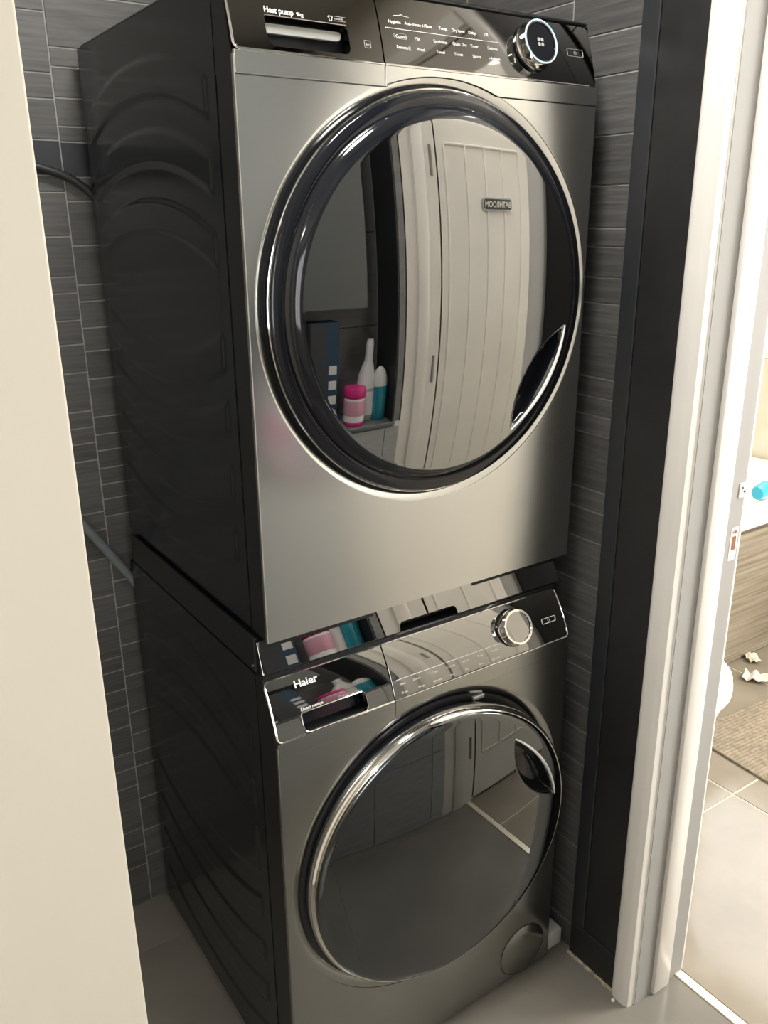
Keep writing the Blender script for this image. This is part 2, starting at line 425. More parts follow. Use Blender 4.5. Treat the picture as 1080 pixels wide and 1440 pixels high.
# strike plate and latch plate in the rebate of the far jamb
sp = plate('strike_plate', [rrect(-0.010, 0.010, -0.030, 0.030, 0.002), rrect(-0.006, 0.006, -0.012, 0.014, 0.002)], 0.0015, (Vector((0.786, -0.1805, 0.948)), Vector((1, 0, 0)), Vector((0, 0, 1)), Vector((0, -1, 0))), 'plate_paint', far)
box('latch_recess', 0.780, 0.792, -0.1803, -0.1785, 0.937, 0.961, 'screw_rust', far)
lathe('screw', [(0.003, 0), (0.003, 0.0006), (0, 0.0008)], 'screw_rust', far, 12, (0.786, -0.1818, 0.970), 'Y')
kp = plate('keep_plate', [rrect(-0.010, 0.012, -0.013, 0.013, 0.002)], 0.0025, (Vector((0.793, -0.1815, 1.043)), Vector((1, 0, 0)), Vector((0, 0, 1)), Vector((0, -1, 0))), 'plate_paint', far)
for dx, dz in ((-0.003, 0.004), (0.004, -0.003)):
    lathe('screw', [(0.0024, 0), (0.0024, 0.0006), (0, 0.0008)], 'sign_dark', far, 12, (0.793 + dx, -0.1817, 1.043 + dz), 'Y')
head = struct(box('trim_4', 0.654, 0.806, YO, -0.179, 2.0, 2.03, 'white_gloss', None, 0.001), 'white door head above the bathroom opening')
box('architrave', 0.636, 0.664, YO - 0.0, -0.179, 2.0, 2.06, 'white_gloss', head, 0.003)
struct(box('wall_lintel', 0.664, 0.80, YO - 0.03, -0.180, 2.031, CEIL, 'hall_paint'), 'painted wall above the bathroom door')
struct(box('trim_5', 0.7795, 0.7995, YO, -0.179, -0.004, 0.0025, 'strip_metal', None, 0.0012), 'pale metal threshold strip on the floor')

# ---- wall across from the machines: boxed-in lower part with a ledge
front = struct(boxes('wall_front', [(0.12, 0.66, YO - 0.20, YO - 0.008, 0.0, 0.905), (0.12, 0.66, YO - 0.22, YO - 0.159, 0.905, CEIL), (0.631, 0.66, YO - 0.159, YO - 0.008, 0.905, CEIL)], 'grout_grey'), 'grey tiled wall with a ledge, seen mirrored in the machines')
for x0, x1 in ((0.12, 0.36), (0.36, 0.60), (0.60, 0.66)):
    for z0, z1 in ((0.0, 0.30), (0.30, 0.60), (0.60, 0.903)):
        tile_piece('wall_tile', front, x0 + 0.001, x1 - 0.001, YO - 0.008, YO, z0 + 0.001, z1 - 0.001, 'tile_grey')
for x0, x1 in ((0.12, 0.36), (0.36, 0.623)):
    tiles_z = [0.922, 1.22, 1.52, 1.82, 2.12, CEIL]
    for z0, z1 in zip(tiles_z[:-1], tiles_z[1:]):
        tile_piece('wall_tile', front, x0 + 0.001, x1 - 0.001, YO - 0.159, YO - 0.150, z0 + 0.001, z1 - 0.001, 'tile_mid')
box('ledge_slab', 0.12, 0.630, YO - 0.1585, YO + 0.004, 0.9055, 0.920, 'cabinet_grey', front, 0.002)
box('black_return', 0.624, 0.6305, YO - 0.149, YO - 0.001, 0.921, CEIL, 'black_trim', front, 0.001)
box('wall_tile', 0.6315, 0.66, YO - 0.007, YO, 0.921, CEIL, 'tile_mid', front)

# ---- bathroom door, folded back into the bathroom
LY = YO - 0.006
door1 = struct(box('door_1', 0.79, 1.37, LY - 0.038, LY, 0.008, 1.99, 'white_gloss', None, 0.002), 'white bathroom door with vertical grooves, folded back')
def groove(x0, x1, z0, z1):
    box('groove', x0, x1, LY - 0.002, LY + 0.004, z0, z1, 'white_gloss', door1, 0.0029, 3)
GX = [0.85, 0.95, 1.05, 1.15, 1.255]
for gx in GX: groove(gx - 0.0045, gx + 0.0045, 0.20, 1.775)
groove(GX[0], GX[-1], 0.1955, 0.2045); groove(GX[0], GX[-1], 1.7705, 1.7795)
for z in (0.25, 1.08, 1.72):
    tube('hinge', [(0.783, LY + 0.006, z - 0.045), (0.783, LY + 0.006, z + 0.045)], 0.006, 'hinge_steel', door1, 10)
sg = thing('door_sign', 'small dark BATHROOM plaque on the white grooved door', 'sign', (1.105, LY + 0.0042, 1.595))
fr = (Vector((0, 0.004, 0)), Vector((-1, 0, 0)), Vector((0, 0, 1)), Vector((0, 1, 0)))
plate('plaque', [rrect(-0.085, 0.085, -0.021, 0.021, 0.012)], 0.004, fr, 'sign_metal', sg, 0.0008)
plate('plaque_field', [rrect(-0.080, 0.080, -0.017, 0.017, 0.010)], 0.0008, (Vector((0, 0.0046, 0)), fr[1], fr[2], fr[3]), 'sign_dark', sg)
text('lettering', 'BATHROOM', (Vector((0, 0.0052, 0)), fr[1], fr[2], fr[3]), 0, -0.009, 0.027, 'print_white', sg, align='CENTER', bold=0.0004)

# ---- other shell walls
struct(box('wall_left', -1.0, -0.9, -0.55, 0.76, 0, CEIL, 'hall_paint'), 'painted closet side wall')
struct(box('wall_hall_left', -2.1, -2.0, -3.1, -0.4, 0, CEIL, 'hall_paint'), 'painted hall wall')
struct(box('wall_hall_end', -2.0, -1.0, -0.55, -0.45, 0, CEIL, 'hall_paint'), 'painted hall end wall')
struct(box('wall_hall_right', 0.664, 0.80, -3.1, YO - 0.03, 0, CEIL, 'hall_paint'), 'painted wall between hall and bathroom')
struct(boxes('wall_hall_window', [(-2.0, -1.35, -3.1, -3.0, 0, CEIL), (-0.15, 0.80, -3.1, -3.0, 0, CEIL), (-1.35, -0.15, -3.1, -3.0, 0, 0.8), (-1.35, -0.15, -3.1, -3.0, 2.1, CEIL)], 'hall_paint'), 'painted hall wall with the added window')
struct(boxes('wall_bathroom_window', [(2.65, 2.75, -1.7, -1.42, 0, CEIL), (2.65, 2.75, -0.57, 0.20, 0, CEIL), (2.65, 2.75, 1.05, 1.35, 0, CEIL), (2.65, 2.75, 0.20, 1.05, 0, 0.95), (2.65, 2.75, 0.20, 1.05, 2.05, CEIL), (2.65, 2.75, -1.42, -0.57, 0, 0.95), (2.65, 2.75, -1.42, -0.57, 2.05, CEIL)], 'bath_tile'), 'bathroom wall with the two added windows')
struct(box('wall_bathroom_near', 0.80, 2.75, -1.7, -1.6, 0, CEIL, 'hall_paint'), 'painted bathroom wall')
wbf = struct(box('wall_bathroom_far', 0.80, 2.75, 1.276, 1.36, 0, CEIL, 'grout_floor'), 'cream tiled wall behind the bath')
for i in range(7):
    for j in range(6):
        tile_piece('wall_tile', wbf, 0.81 + i * 0.263 + 0.0015, 0.81 + (i + 1) * 0.263 - 0.0015, 1.268, 1.276, j * 0.39 + 0.0015, (j + 1) * 0.39 - 0.0015, 'bath_tile')
def window(name, specs, pane, label):
    r = struct(boxes(name, specs, 'white_gloss', None, 0.003), label)
    box('pane', *pane, 'pane', r)
window('added_window_1', [(-1.35, -0.15, -3.07, -3.02, 0.80, 0.86), (-1.35, -0.15, -3.07, -3.02, 2.04, 2.10), (-1.35, -1.29, -3.07, -3.02, 0.86, 2.04), (-0.21, -0.15, -3.07, -3.02, 0.86, 2.04), (-0.77, -0.73, -3.07, -3.02, 0.86, 2.04)], (-1.30, -0.20, -3.048, -3.042, 0.85, 2.05), 'added white framed hall window, out of view')  # unseen window added round the hall light
window('added_window_2', [(2.67, 2.72, 0.20, 1.05, 0.95, 1.0), (2.67, 2.72, 0.20, 1.05, 2.0, 2.05), (2.67, 2.72, 0.20, 0.25, 1.0, 2.0), (2.67, 2.72, 1.0, 1.05, 1.0, 2.0)], (2.692, 2.698, 0.24, 1.01, 0.99, 2.01), 'added white framed bathroom window, out of view')  # unseen window added round the bathroom light

window('added_window_3', [(2.67, 2.72, -1.42, -0.57, 0.95, 1.0), (2.67, 2.72, -1.42, -0.57, 2.0, 2.05), (2.67, 2.72, -1.42, -1.37, 1.0, 2.0), (2.67, 2.72, -0.62, -0.57, 1.0, 2.0)], (2.692, 2.698, -1.38, -0.61, 0.99, 2.01), 'added white framed bathroom side window, out of view')  # unseen window added so that light reaches the far jamb

# ---- cream door standing open at the camera's left
door2 = box('door_2', -0.78, 0.0, -0.04, 0.0, 0.01, 2.02, 'cream_paint', None, 0.0025, 3)
door2.location = (-0.348, -0.42, 0); door2.rotation_euler = (0, 0, math.radians(10)); struct(door2, 'plain cream door leaf standing open beside the closet')

# ================================================================== MACHINES
X0D, Y0D, Z0D = 0.0045, 0.021, 0.9075
EX = Vector((1, 0, 0))
def frame_of(y0, z0, y1, z1):
    v = Vector((0, y1 - y0, z1 - z0)); L = v.length; v.normalize()
    return (Vector((0, y0, z0)), EX, v, EX.cross(v)), L

def side_panel(name, parent, y0, y1, z0, z1, bands, x=0.0, step=0.0035):
    """pressed black steel side: raised bands bounded by arcs"""
    ny = int((y1 - y0) / step) + 1; nz = int((z1 - z0) / step) + 1
    yc, hw = (y0 + y1) / 2, (y1 - y0) / 2 - 0.027
    def ss(t): t = min(max(t, 0), 1); return t * t * (3 - 2 * t)
    e = 0.0075
    verts = []; faces = []
    for j in range(nz):
        z = z0 + (z1 - z0) * j / (nz - 1)
        for i in range(ny):
            y = y0 + (y1 - y0) * i / (ny - 1); t = (y - yc) / hw
            h = 0.0
            if abs(t) < 1.12:
                q = min(1.0, abs(t)); cut = ss((1.0 - abs(t)) * hw / e + 0.5)
                for (lo, ls, hi, hs, amp) in bands:
                    a = lo + ls * 0.047 * q ** 2.2; b_ = hi + hs * 0.047 * q ** 2.2
                    h += amp * cut * ss((z - a) / e + 0.5) * ss((b_ - z) / e + 0.5)
            verts.append((x - h, y, z))
    for j in range(nz - 1):
        for i in range(ny - 1):
            faces.append((j * ny + i, j * ny + i + 1, (j + 1) * ny + i + 1, (j + 1) * ny + i))
    n0 = len(verts)
    # returned rim so that the sheet has thickness
    rim = [i for i in range(ny)] + [j * ny + ny - 1 for j in range(1, nz)] + [(nz - 1) * ny + i for i in range(ny - 2, -1, -1)] + [j * ny for j in range(nz - 2, 0, -1)]
    for k in rim: verts.append((x + 0.005, verts[k][1], verts[k][2]))
    m = len(rim)
    for k in range(m): faces.append((rim[k], rim[(k + 1) % m], n0 + (k + 1) % m, n0 + k))
    return from_py(name, verts, faces, 'black_sheet', parent, 60)

def arch_path(x0, x1, z, cx, cz, r, soft=0.03, n=60):
    """seam that runs level and lifts over the door ring"""
    out = []
    for k in range(n + 1):
        x = x0 + (x1 - x0) * k / n
        d = r * r - (x - cx) ** 2
        za = cz + math.sqrt(d) if d > 0 else -1
        out.append((x, max(z, za)))
    return out

def dome_glass(name, parent, c, rmax, y_edge, Rsph, handle, mats, edge=0.03, drop=0.016, nr=96, nt=400, border=2.0):
    """shallow convex glass with a rounded rim and a pressed grip recess; mats = (glass, recess)"""
    cx, cz = c; verts = []; faces = []; fm = []
    def hgt(r):
        t = max(0.0, (r - (rmax - edge)) / edge)
        return -(r * r) / (2 * Rsph) - drop * (1 - math.sqrt(max(0.0, 1 - min(t, 1) ** 2)))
    top = -hgt(rmax)
    inside = handle
    pos = []
    for i in range(nr + 1):
        r = rmax * (i / nr) ** 0.8
        for k in range(nt):
            q = 2 * math.pi * k / nt
            x, z = cx + r * math.cos(q), cz + r * math.sin(q)
            y = y_edge - (hgt(r) + top)
            d = inside(x, z)
            u_ = min(1.0, max(0.0, d / 0.009)); y += 0.024 * u_ * u_ * (3 - 2 * u_)
            pos.append(d); verts.append((x, y, z))
    for i in range(nr):
        for k in range(nt):
            f = (i * nt + k, i * nt + (k + 1) % nt, (i + 1) * nt + (k + 1) % nt, (i + 1) * nt + k)
            faces.append(f); fm.append(1 if all(pos[v] > 0 for v in f) or (i + 0.5 > border * nr) else 0)
    o = from_py(name, verts, faces, list(mats), parent, 60, fm)
    bm = bmesh.new(); bm.from_mesh(o.data); bmesh.ops.remove_doubles(bm, verts=bm.verts, dist=1e-6); bmesh.ops.recalc_face_normals(bm, faces=bm.faces); bm.to_mesh(o.data); bm.free()
    o.data.shade_smooth(); o.data.set_sharp_from_angle(angle=math.radians(60))
    return o, (lambda x, z: y_edge - (hgt(math.hypot(x - cx, z - cz)) + top))

def lens(p, q, bulge_in, bulge_out):
    """signed depth inside a lens between points p and q; bulge towards / away from the door centre"""
    p, q = Vector(p), Vector(q); mid = (p + q) / 2; d = (q - p); L = d.length; d.normalize(); n = Vector((-d.y, d.x))
    def arc(h):
        h = max(h, 1e-4); R = (L * L / 4 + h * h) / (2 * h); return R, R - h
    Ri, oi = arc(bulge_in); Ro, oo = arc(bulge_out)
    ci = mid - n * oi; co = mid + n * oo          # circles whose caps bulge to +n and to -n
    def f(x, z):
        v = Vector((x, z)); 
        s = (v - mid).dot(n)
        return min(Ri - (v - ci).length, Ro - (v - co).length)
    def edge(t, side):
        # point on the -n arc
        a = math.asin(min(1, L / 2 / Ro)); ang = -a + 2 * a * t
        return co + d * (Ro * math.sin(ang)) - n * (Ro * math.cos(ang))
    return f, edge

def control_panel(root, frame, L, bul, panel_mat, dryer):
    """split fascia: drawer front on the left, dial and display on the right"""
    o, ex, ey, en = frame
    DV = 0.2085
    slot = rrect(0.047, 0.160, 0.003 if not dryer else 0.0085, 0.034 if not dryer else 0.042, (0.010, 0.008, 0.008, 0.002))
    draw = plate('drawer_front', [rrect(0.003, DV - 0.0008, 0.003, L - 0.002, (0.008, 0.001, 0.001, 0.008)), slot], 0.012, frame, panel_mat, root, 0.0006, bul, L, 12)
    pan = plate('control_panel', [rrect(DV + 0.0008, 0.592, 0.003, L - 0.002, (0.001, 0.006, 0.010, 0.001))], 0.012, frame, panel_mat, root, 0.0006, bul, L, 12)
    def lift(b_): t = min(max(b_ / L, 0), 1); return bul * 4 * t * (1 - t)
    def P(a, b_, c=0.0): return o + ex * a + ey * b_ + en * (c + lift(b_))
    # recess behind the grip slot
    s0, s1 = (0.003, 0.034) if not dryer else (0.0085, 0.042)
    plate('grip_recess', [rrect(0.045, 0.162, s0 - 0.002, s1 + 0.002, 0.008)], 0.002, (o - en * 0.026, ex, ey, en), 'black_gloss', draw)
    if dryer:
        plate('grip_lip', [rrect(0.0485, 0.154, 0.026, 0.0375, (0.001, 0.008, 0.003, 0.001))], 0.003, (o - en * 0.006, ex, ey, en), 'slot_grey', draw, 0.0005)
    pts = [P(a, b_, 0.0006) for a, b_ in slot]
    if dryer: tube('grip_edge', [P(0.047, 0.0423, 0.0004), P(0.158, 0.0423, 0.0004)], 0.0006, 'chrome', draw, 6)
    else:
        lp = [(a, b_) for a, b_ in rrect(0.047, 0.160, s0, s1, (0.010, 0.008, 0.008, 0.003))]
        tube('grip_edge', [P(a, b_, 0.0004) for a, b_ in lp], 0.0009, 'chrome', draw, 6, closed=True)
    # bright trim
    tr = 0.0016
    left = [P(0.0015, L * (1 - k / 8.0), 0.0) for k in range(8)] 
    corner = [P(0.0095 - 0.008 * math.cos(k * math.pi / 12), 0.0095 - 0.008 * math.sin(k * math.pi / 12), 0.0) for k in range(0, 7)]
    tube('chrome_trim', [P(0.0015, L - 0.010 - (L - 0.020) * k / 8.0) for k in range(8)] + corner + [P(DV - 0.0008, 0.0015)], tr, 'chrome', draw, 8)
    end = [P(0.587, 0.0015), P(0.591, 0.003), P(0.5935, 0.007)] + [P(0.5938 - 0.004 * k / 6.0, 0.010 + (L - 0.020) * k / 6.0) for k in range(1, 7)]
    if dryer: tube('chrome_trim', [P(DV + 0.0008, 0.0015), P(0.400, 0.0015), P(0.593, 0.0015)], tr, 'chrome', pan, 8)
    else:
        tube('chrome_trim', [P(DV + 0.0008, 0.0015), P(0.400, 0.0015)] + end, tr, 'chrome', pan, 8)
        cor = [P(0.0095 - 0.008 * math.cos(k * math.pi / 12), L - 0.0095 + 0.008 * math.sin(k * math.pi / 12)) for k in range(0, 7)]
        tube('chrome_trim', cor + [P(DV - 0.0008, L - 0.0015)], tr * 0.9, 'chrome', draw, 8)
        tube('chrome_trim', [P(DV + 0.0008, L - 0.0015), P(0.580, L - 0.0015), P(0.588, L - 0.004), P(0.5898, L - 0.010)], tr * 0.9, 'chrome', pan, 8)
    T = lambda body, a, b_, size, m_, par, **k: text('lettering', body, frame, a, b_, size, m_, par, lift=0.0005, bulge=bul, L=L, **k)
    bs = 0.0468 if dryer else 0.0320
    tube('divider_line', [P(0.2175, bs, 0.0003), P(0.32, bs, 0.0003), P(0.406 if dryer else 0.4365, bs, 0.0003)], 0.0004, 'print_white', pan, 6)
    if dryer:
        T('Heat pump', 0.0475, 0.0455, 0.0098, 'print_white', draw, sx=0.88, bold=0.0001); T('9kg', 0.0905, 0.0455, 0.0065, 'print_white', draw)
        # garment icon with two lines
        tube('icon', [P(0.1340, 0.0500, .0004), P(0.1355, 0.0515, .0004), P(0.1372, 0.0505, .0004), P(0.139, 0.0515, .0004), P(0.1405, 0.0500, .0004), P(0.1392, 0.0488, .0004), P(0.1390, 0.0455, .0004), P(0.1355, 0.0455, .0004), P(0.1353, 0.0488, .0004)], 0.0003, 'print_white', draw, 5, closed=True)
        for bb_ in (0.0515, 0.0462): tube('icon', [P(0.1425, bb_, .0004), P(0.1590, bb_, .0004)], 0.0002, 'print_grey', draw, 5)
        T('cottonsilk', 0.1428, 0.0477, 0.0032, 'print_grey', draw)
        tube('icon', [P(a, b_, .0004) for a, b_ in rrect(0.1815, 0.1905, 0.0185, 0.0270, 0.0012)], 0.0003, 'print_grey', draw, 5, closed=True)
        T('A+', 0.1830, 0.0205, 0.0052, 'print_grey', draw)
        tube('icon', [P(0.2334, 0.0631, .0004), P(0.2420, 0.0640, .0004), P(0.2454, 0.0655, .0004), P(0.2490, 0.0640, .0004), P(0.2574, 0.0633, .0004)], 0.0003, 'print_white', pan, 5)
        row1 = [('Hygienic', 0.2237), ('Anti-crease', 0.2490), ('I-iTime', 0.2772), ('Temp.', 0.3045), ('Dry Level', 0.3260), ('Delay', 0.3545), ('D/I', 0.3822)]
        for t_, a in row1: 
            T(t_, a, 0.0535, 0.0056, 'print_white', pan, bold=0.00005)
        row2 = [('Cotton', 0.2315), ('Mix', 0.2615), ('Synthetics', 0.2920), ('Quick Dry', 0.3238), ('Timer', 0.3545), ('Delicate', 0.3843)]
        for t_, a in row2: T(t_, a, 0.0358, 0.0056, 'print_white', pan)
        row3 = [('Remote', 0.2305), ('Wool', 0.2622), ('Towel', 0.2939), ('Duvet', 0.3247), ('Sports', 0.3556), ('i-Refresh', 0.3850)]
        for t_, a in row3: T(t_, a, 0.0225, 0.0056, 'print_white', pan)
        T('((', 0.2490, 0.0225, 0.0056, 'print_white', pan)
        tube('icon', [P(a, b_, .0004) for a, b_ in rrect(0.2290, 0.2488, 0.0345, 0.0412, 0.003)], 0.0003, 'print_grey', pan, 5, closed=True)
        kb, btn = 0.046, (0.5400, 0.5720, 0.0420, 0.0525)
    else:
        T('Haier', 0.0468, 0.0715, 0.0158, 'print_white', draw, sx=1.12, bold=0.0003)
        T('Direct motion', 0.0476, 0.0368, 0.0066, 'print_white', draw, bold=0.0001)
        tube('icon', [P(0.1145 + 0.002 * math.cos(k * math.pi / 5), 0.0375 + 0.002 * math.sin(k * math.pi / 5), .0004) for k in range(10)], 0.0003, 'print_grey', draw, 5, closed=True)
        T('SMART DUAL SPRAY', 0.1190, 0.0358, 0.0036, 'print_grey', draw)
        row1 = [('Mixed', 0.2230), ('Delicate', 0.2490), ('Cotton', 0.2870), ('Synthetics', 0.3170), ('Express', 0.3500), ('Duvet', 0.3840), ('Remote', 0.4140)]
        row2 = [('20 min', 0.2230), ('Allergy', 0.2560), ('Baby care', 0.2860), ('Wool', 0.3200), ('Spin', 0.3530), ('Rinse', 0.3840), ('Eco 40-60', 0.4120)]
        for t_, a in row1: T(t_, a, 0.0225, 0.0044, 'print_white', pan)
        for t_, a in row2: T(t_, a, 0.0085, 0.0044, 'print_white', pan)
        kb, btn = 0.051, (0.5395, 0.5715, 0.0375, 0.0465)
    # power button outline with symbol
    tube('button_outline', [P(a, b_, .0004) for a, b_ in rrect(*btn, 0.002)], 0.0004 if dryer else 0.0006, 'print_grey' if dryer else 'print_white', pan, 6, closed=True)
    bc = ((btn[0] + btn[1]) / 2, (btn[2] + btn[3]) / 2)
    tube('button_symbol', [P(bc[0] + 0.0024 * math.cos(a), bc[1] + 0.0024 * math.sin(a), .0004) for a in [k * 2 * math.pi / 12 for k in range(12)]], 0.0003, 'print_grey' if dryer else 'print_white', pan, 5, closed=True)
    # dial
    ko = P(0.4695, kb)
    fk = (ko, ex, ey, en)
    lathe('dial', [(0.0335, -0.003), (0.0335, 0.002), (0.0320, 0.0035), (0.0310, 0.006), (0.0300, 0.012), (0.0303, 0.017), (0.0300, 0.0195), (0.0265, 0.0195), (0.0262, 0.0180), (0.0, 0.0180)], ['chrome', 'black_gloss', 'panel_gloss'], pan, 64, frame=fk,
          fmat=[1, 1, 0, 0, 0, 0, 0, 1, 1 if dryer else 2, 1])
    ring('dial_ring', 0.0284, 0.0303, 0.0190, 0.0202, 'dial_light' if dryer else 'chrome', pan, 64, frame=fk)
    if dryer:
        f2 = (ko + en * 0.0181, ex, ey, en)
        plate('display_symbol', [rrect(-0.0055, -0.0008, 0.0008, 0.0055, 0.001), rrect(0.0008, 0.0055, 0.0008, 0.0055, 0.001), rrect(-0.0055, -0.0008, -0.0055, -0.0008, 0.001), rrect(0.0008, 0.0055, -0.0055, -0.0008, 0.001)], 0.0002, (ko + en * 0.0184, ex, ey, en), 'print_grey', pan)
    return draw, pan

def steel_front(root, z0, z1, hole, recess, steel, ring_w=0.030):
    """steel front sheet: flat plate with a dished flange round the door hole"""
    cx, cz, r = hole
    N = 160; verts = []; faces = []
    W = 0.595
    def boundary(q):
        c, s = math.cos(q), math.sin(q); t = 1e9
        if c > 1e-9: t = min(t, (W - 0.0008 - cx) / c)
        if c < -1e-9: t = min(t, (0.0008 - cx) / c)
        if s > 1e-9: t = min(t, (z1 - cz) / s)
        if s < -1e-9: t = min(t, (z0 - cz) / s)
        return t
    qs = sorted([2 * math.pi * k / N for k in range(N)] + [math.atan2(zz - cz, xx - cx) % (2 * math.pi) for xx in (0.0008, W - 0.0008) for zz in (z0, z1)])
    N = len(qs); rings = []
    prof = [(-0.004, recess + 0.004), (-0.002, recess * 0.9), (0.0, recess * 0.72), (0.006, recess * 0.42), (0.012, recess * 0.22), (0.018, recess * 0.09), (ring_w * 0.85, recess * 0.02), (ring_w, 0.0)]
    for dr, dy in prof:
        st = len(verts)
        for q in qs:
            B = boundary(q); rr = min(r + dr, B - 0.0004 * (len(prof) - len(rings)))
            verts.append((cx + rr * math.cos(q), dy, cz + rr * math.sin(q)))
        rings.append(st)
    st = len(verts)
    for q in qs:
        B = boundary(q); verts.append((cx + B * math.cos(q), 0.0, cz + B * math.sin(q)))
    rings.append(st)
    st = len(verts)                                     # folded edge
    for q in qs:
        B = boundary(q); x = cx + B * math.cos(q); x = min(max(x + (0.0008 if x > 0.3 else -0.0008) * (abs(x - 0.2975) > 0.29), 0.0), W)
        verts.append((x, 0.0012, cz + B * math.sin(q)))
    rings.append(st)
    st = len(verts)
    for k in range(N):
        v = verts[rings[-1] + k]; verts.append((v[0], 0.007, v[2]))
    rings.append(st)
    for a, b_ in zip(rings[:-1], rings[1:]):
        for k in range(N): faces.append((a + k, a + (k + 1) % N, b_ + (k + 1) % N, b_ + k))
    return from_py('steel_front', verts, faces, steel, root, 40)

def outer_arc(p, q, h, c0):
    p, q = Vector(p), Vector(q); mid = (p + q) / 2; d = (q - p); L = d.length; d.normalize(); n = Vector((-d.y, d.x))
    if (mid + n - Vector(c0)).length < (mid - n - Vector(c0)).length: n = -n
    R = (L * L / 4 + h * h) / (2 * h); c = mid - n * (R - h); a = math.asin(L / 2 / R)
    return lambda t, s: c + d * (R * math.sin(-a + 2 * a * t)) + n * (R * math.cos(-a + 2 * a * t))

# ---------------------------------------------------------------- tumble dryer (upper machine)
dry = thing('tumble_dryer', 'silver tumble dryer with black control strip, stacked above the washing machine', 'dryer', (X0D, Y0D, Z0D))
H = 0.840
box('body', 0.005, 0.594, 0.052, 0.575, 0.002, H - 0.003, 'black_sheet', dry, 0.004, 2)
ub = lambda lo, hi: (lo - Z0D, -1, hi - Z0D, -1, 0.0028)
lb = lambda lo, hi: (lo - Z0D, 1, hi - Z0D, 1, 0.0028)
side_panel('side_panel', dry, 0.054, 0.590, 0.004, H - 0.003, [ub(1.642, 1.688), ub(1.553, 1.598), (1.238 - Z0D, 1, 1.505 - Z0D, -1, 0.0028), (1.287 - Z0D, 1, 1.462 - Z0D, -1, -0.0024), lb(1.152, 1.195), lb(1.056, 1.105), lb(0.963, 1.012)])
ZS, ZC = 1.6347 - Z0D, 1.6587 - Z0D
boxes('front_frame', [(0.0008, 0.5942, 0.0071, 0.0525, 0.0, ZC), (0.0008, 0.5942, 0.030, 0.0525, ZC, H - 0.004)], 'black_plastic', dry, 0.0015)
# black cheeks beside the slanted fascia
for xa, xb in ((0.0006, 0.0026), (0.5934, 0.5946)):
    from_py('fascia_cheek', [(x, y, z) for x in (xa, xb) for (y, z) in ((0.004, ZC - 0.02), (0.0525, ZC - 0.02), (0.0525, H - 0.003), (0.027, H - 0.003))], [(0, 1, 2, 3), (7, 6, 5, 4), (0, 4, 5, 1), (1, 5, 6, 2), (2, 6, 7, 3), (3, 7, 4, 0)], 'black_plastic', dry)
box('top_plate', 0.002, 0.593, 0.026, 0.580, H - 0.0035, H + 0.002, 'black_plastic', dry, 0.002)
DC = (0.3005, 1.361 - Z0D)
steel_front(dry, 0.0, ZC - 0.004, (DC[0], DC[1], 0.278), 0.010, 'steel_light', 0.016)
# upper steel band whose lower seam lifts over the door
seam = arch_path(0.212, 0.5942, ZS, DC[0], DC[1], 0.2905)
fF = (Vector((0, 0, 0)), EX, Vector((0, 0, 1)), Vector((0, -1, 0)))
plate('steel_band', [[(0.0008, ZS), (0.2075, ZS), (0.2075, ZC), (0.0008, ZC)]], 0.006, (Vector((0, -0.0012, 0)),) + fF[1:], 'steel_light', dry, 0.0006)
plate('steel_band', [seam + [(0.5942, ZC), (0.209, ZC), (0.209, ZS)]], 0.006, (Vector((0, -0.0012, 0)),) + fF[1:], 'steel_light', dry, 0.0006)
tube('seam', [(0.0008, -0.0006, ZS - 0.0006), (0.21, -0.0006, ZS - 0.0006)] + [(x, -0.0006, z - 0.0006) for x, z in seam], 0.0009, 'black_deep', dry, 6)
fr_d, L_d = frame_of(0.0, ZC, 0.0265, 1.745 - Z0D)
control_panel(dry, fr_d, L_d, 0.0015, 'panel_black', True)
# door
ddoor = lathe('door', [(0.2745, -0.008), (0.2745, 0.006), (0.2725, 0.0095), (0.266, 0.0115), (0.260, 0.0120), (0.2565, 0.0110), (0.2565, 0.004)], 'black_gloss', dry, 160, (DC[0], 0, DC[1]), 'Y')
tube('chrome_ring', [(DC[0] + 0.2755 * math.cos(2 * math.pi * k / 160), -0.0025, DC[1] + 0.2755 * math.sin(2 * math.pi * k / 160)) for k in range(160)], 0.0017, 'chrome', ddoor, 8, closed=True)
hf, hedge = lens((0.5240, 1.314 - Z0D), (0.4235, 1.168 - Z0D), 0.016, 0.030)
def handle_d(x, z): return hf(x, z)
# recess side must bulge towards the centre: order of the points decides it
gl_, ysurf = dome_glass('glass', ddoor, DC, 0.2575, -0.0105, 2.35, handle_d, ('dryer_glass', 'black_gloss'), 0.022, 0.014, border=0.905)
def blade(fn, surf, parent, name='handle', r=0.0027, n=24, push=0.004):
    pts = []
    for k in range(n + 1):
        p = fn(k / n, 1); pts.append((p.x, surf(p.x, p.y) - push * math.sin(math.pi * k / n) - 0.0012, p.y))
    return tube(name, pts, [r * (0.35 + 0.65 * math.sin(math.pi * k / n) ** 0.6) for k in range(n + 1)], 'satin', parent, 8)
blade(outer_arc((0.526, 1.317 - Z0D), (0.4215, 1.165 - Z0D), 0.017, DC), ysurf, ddoor)

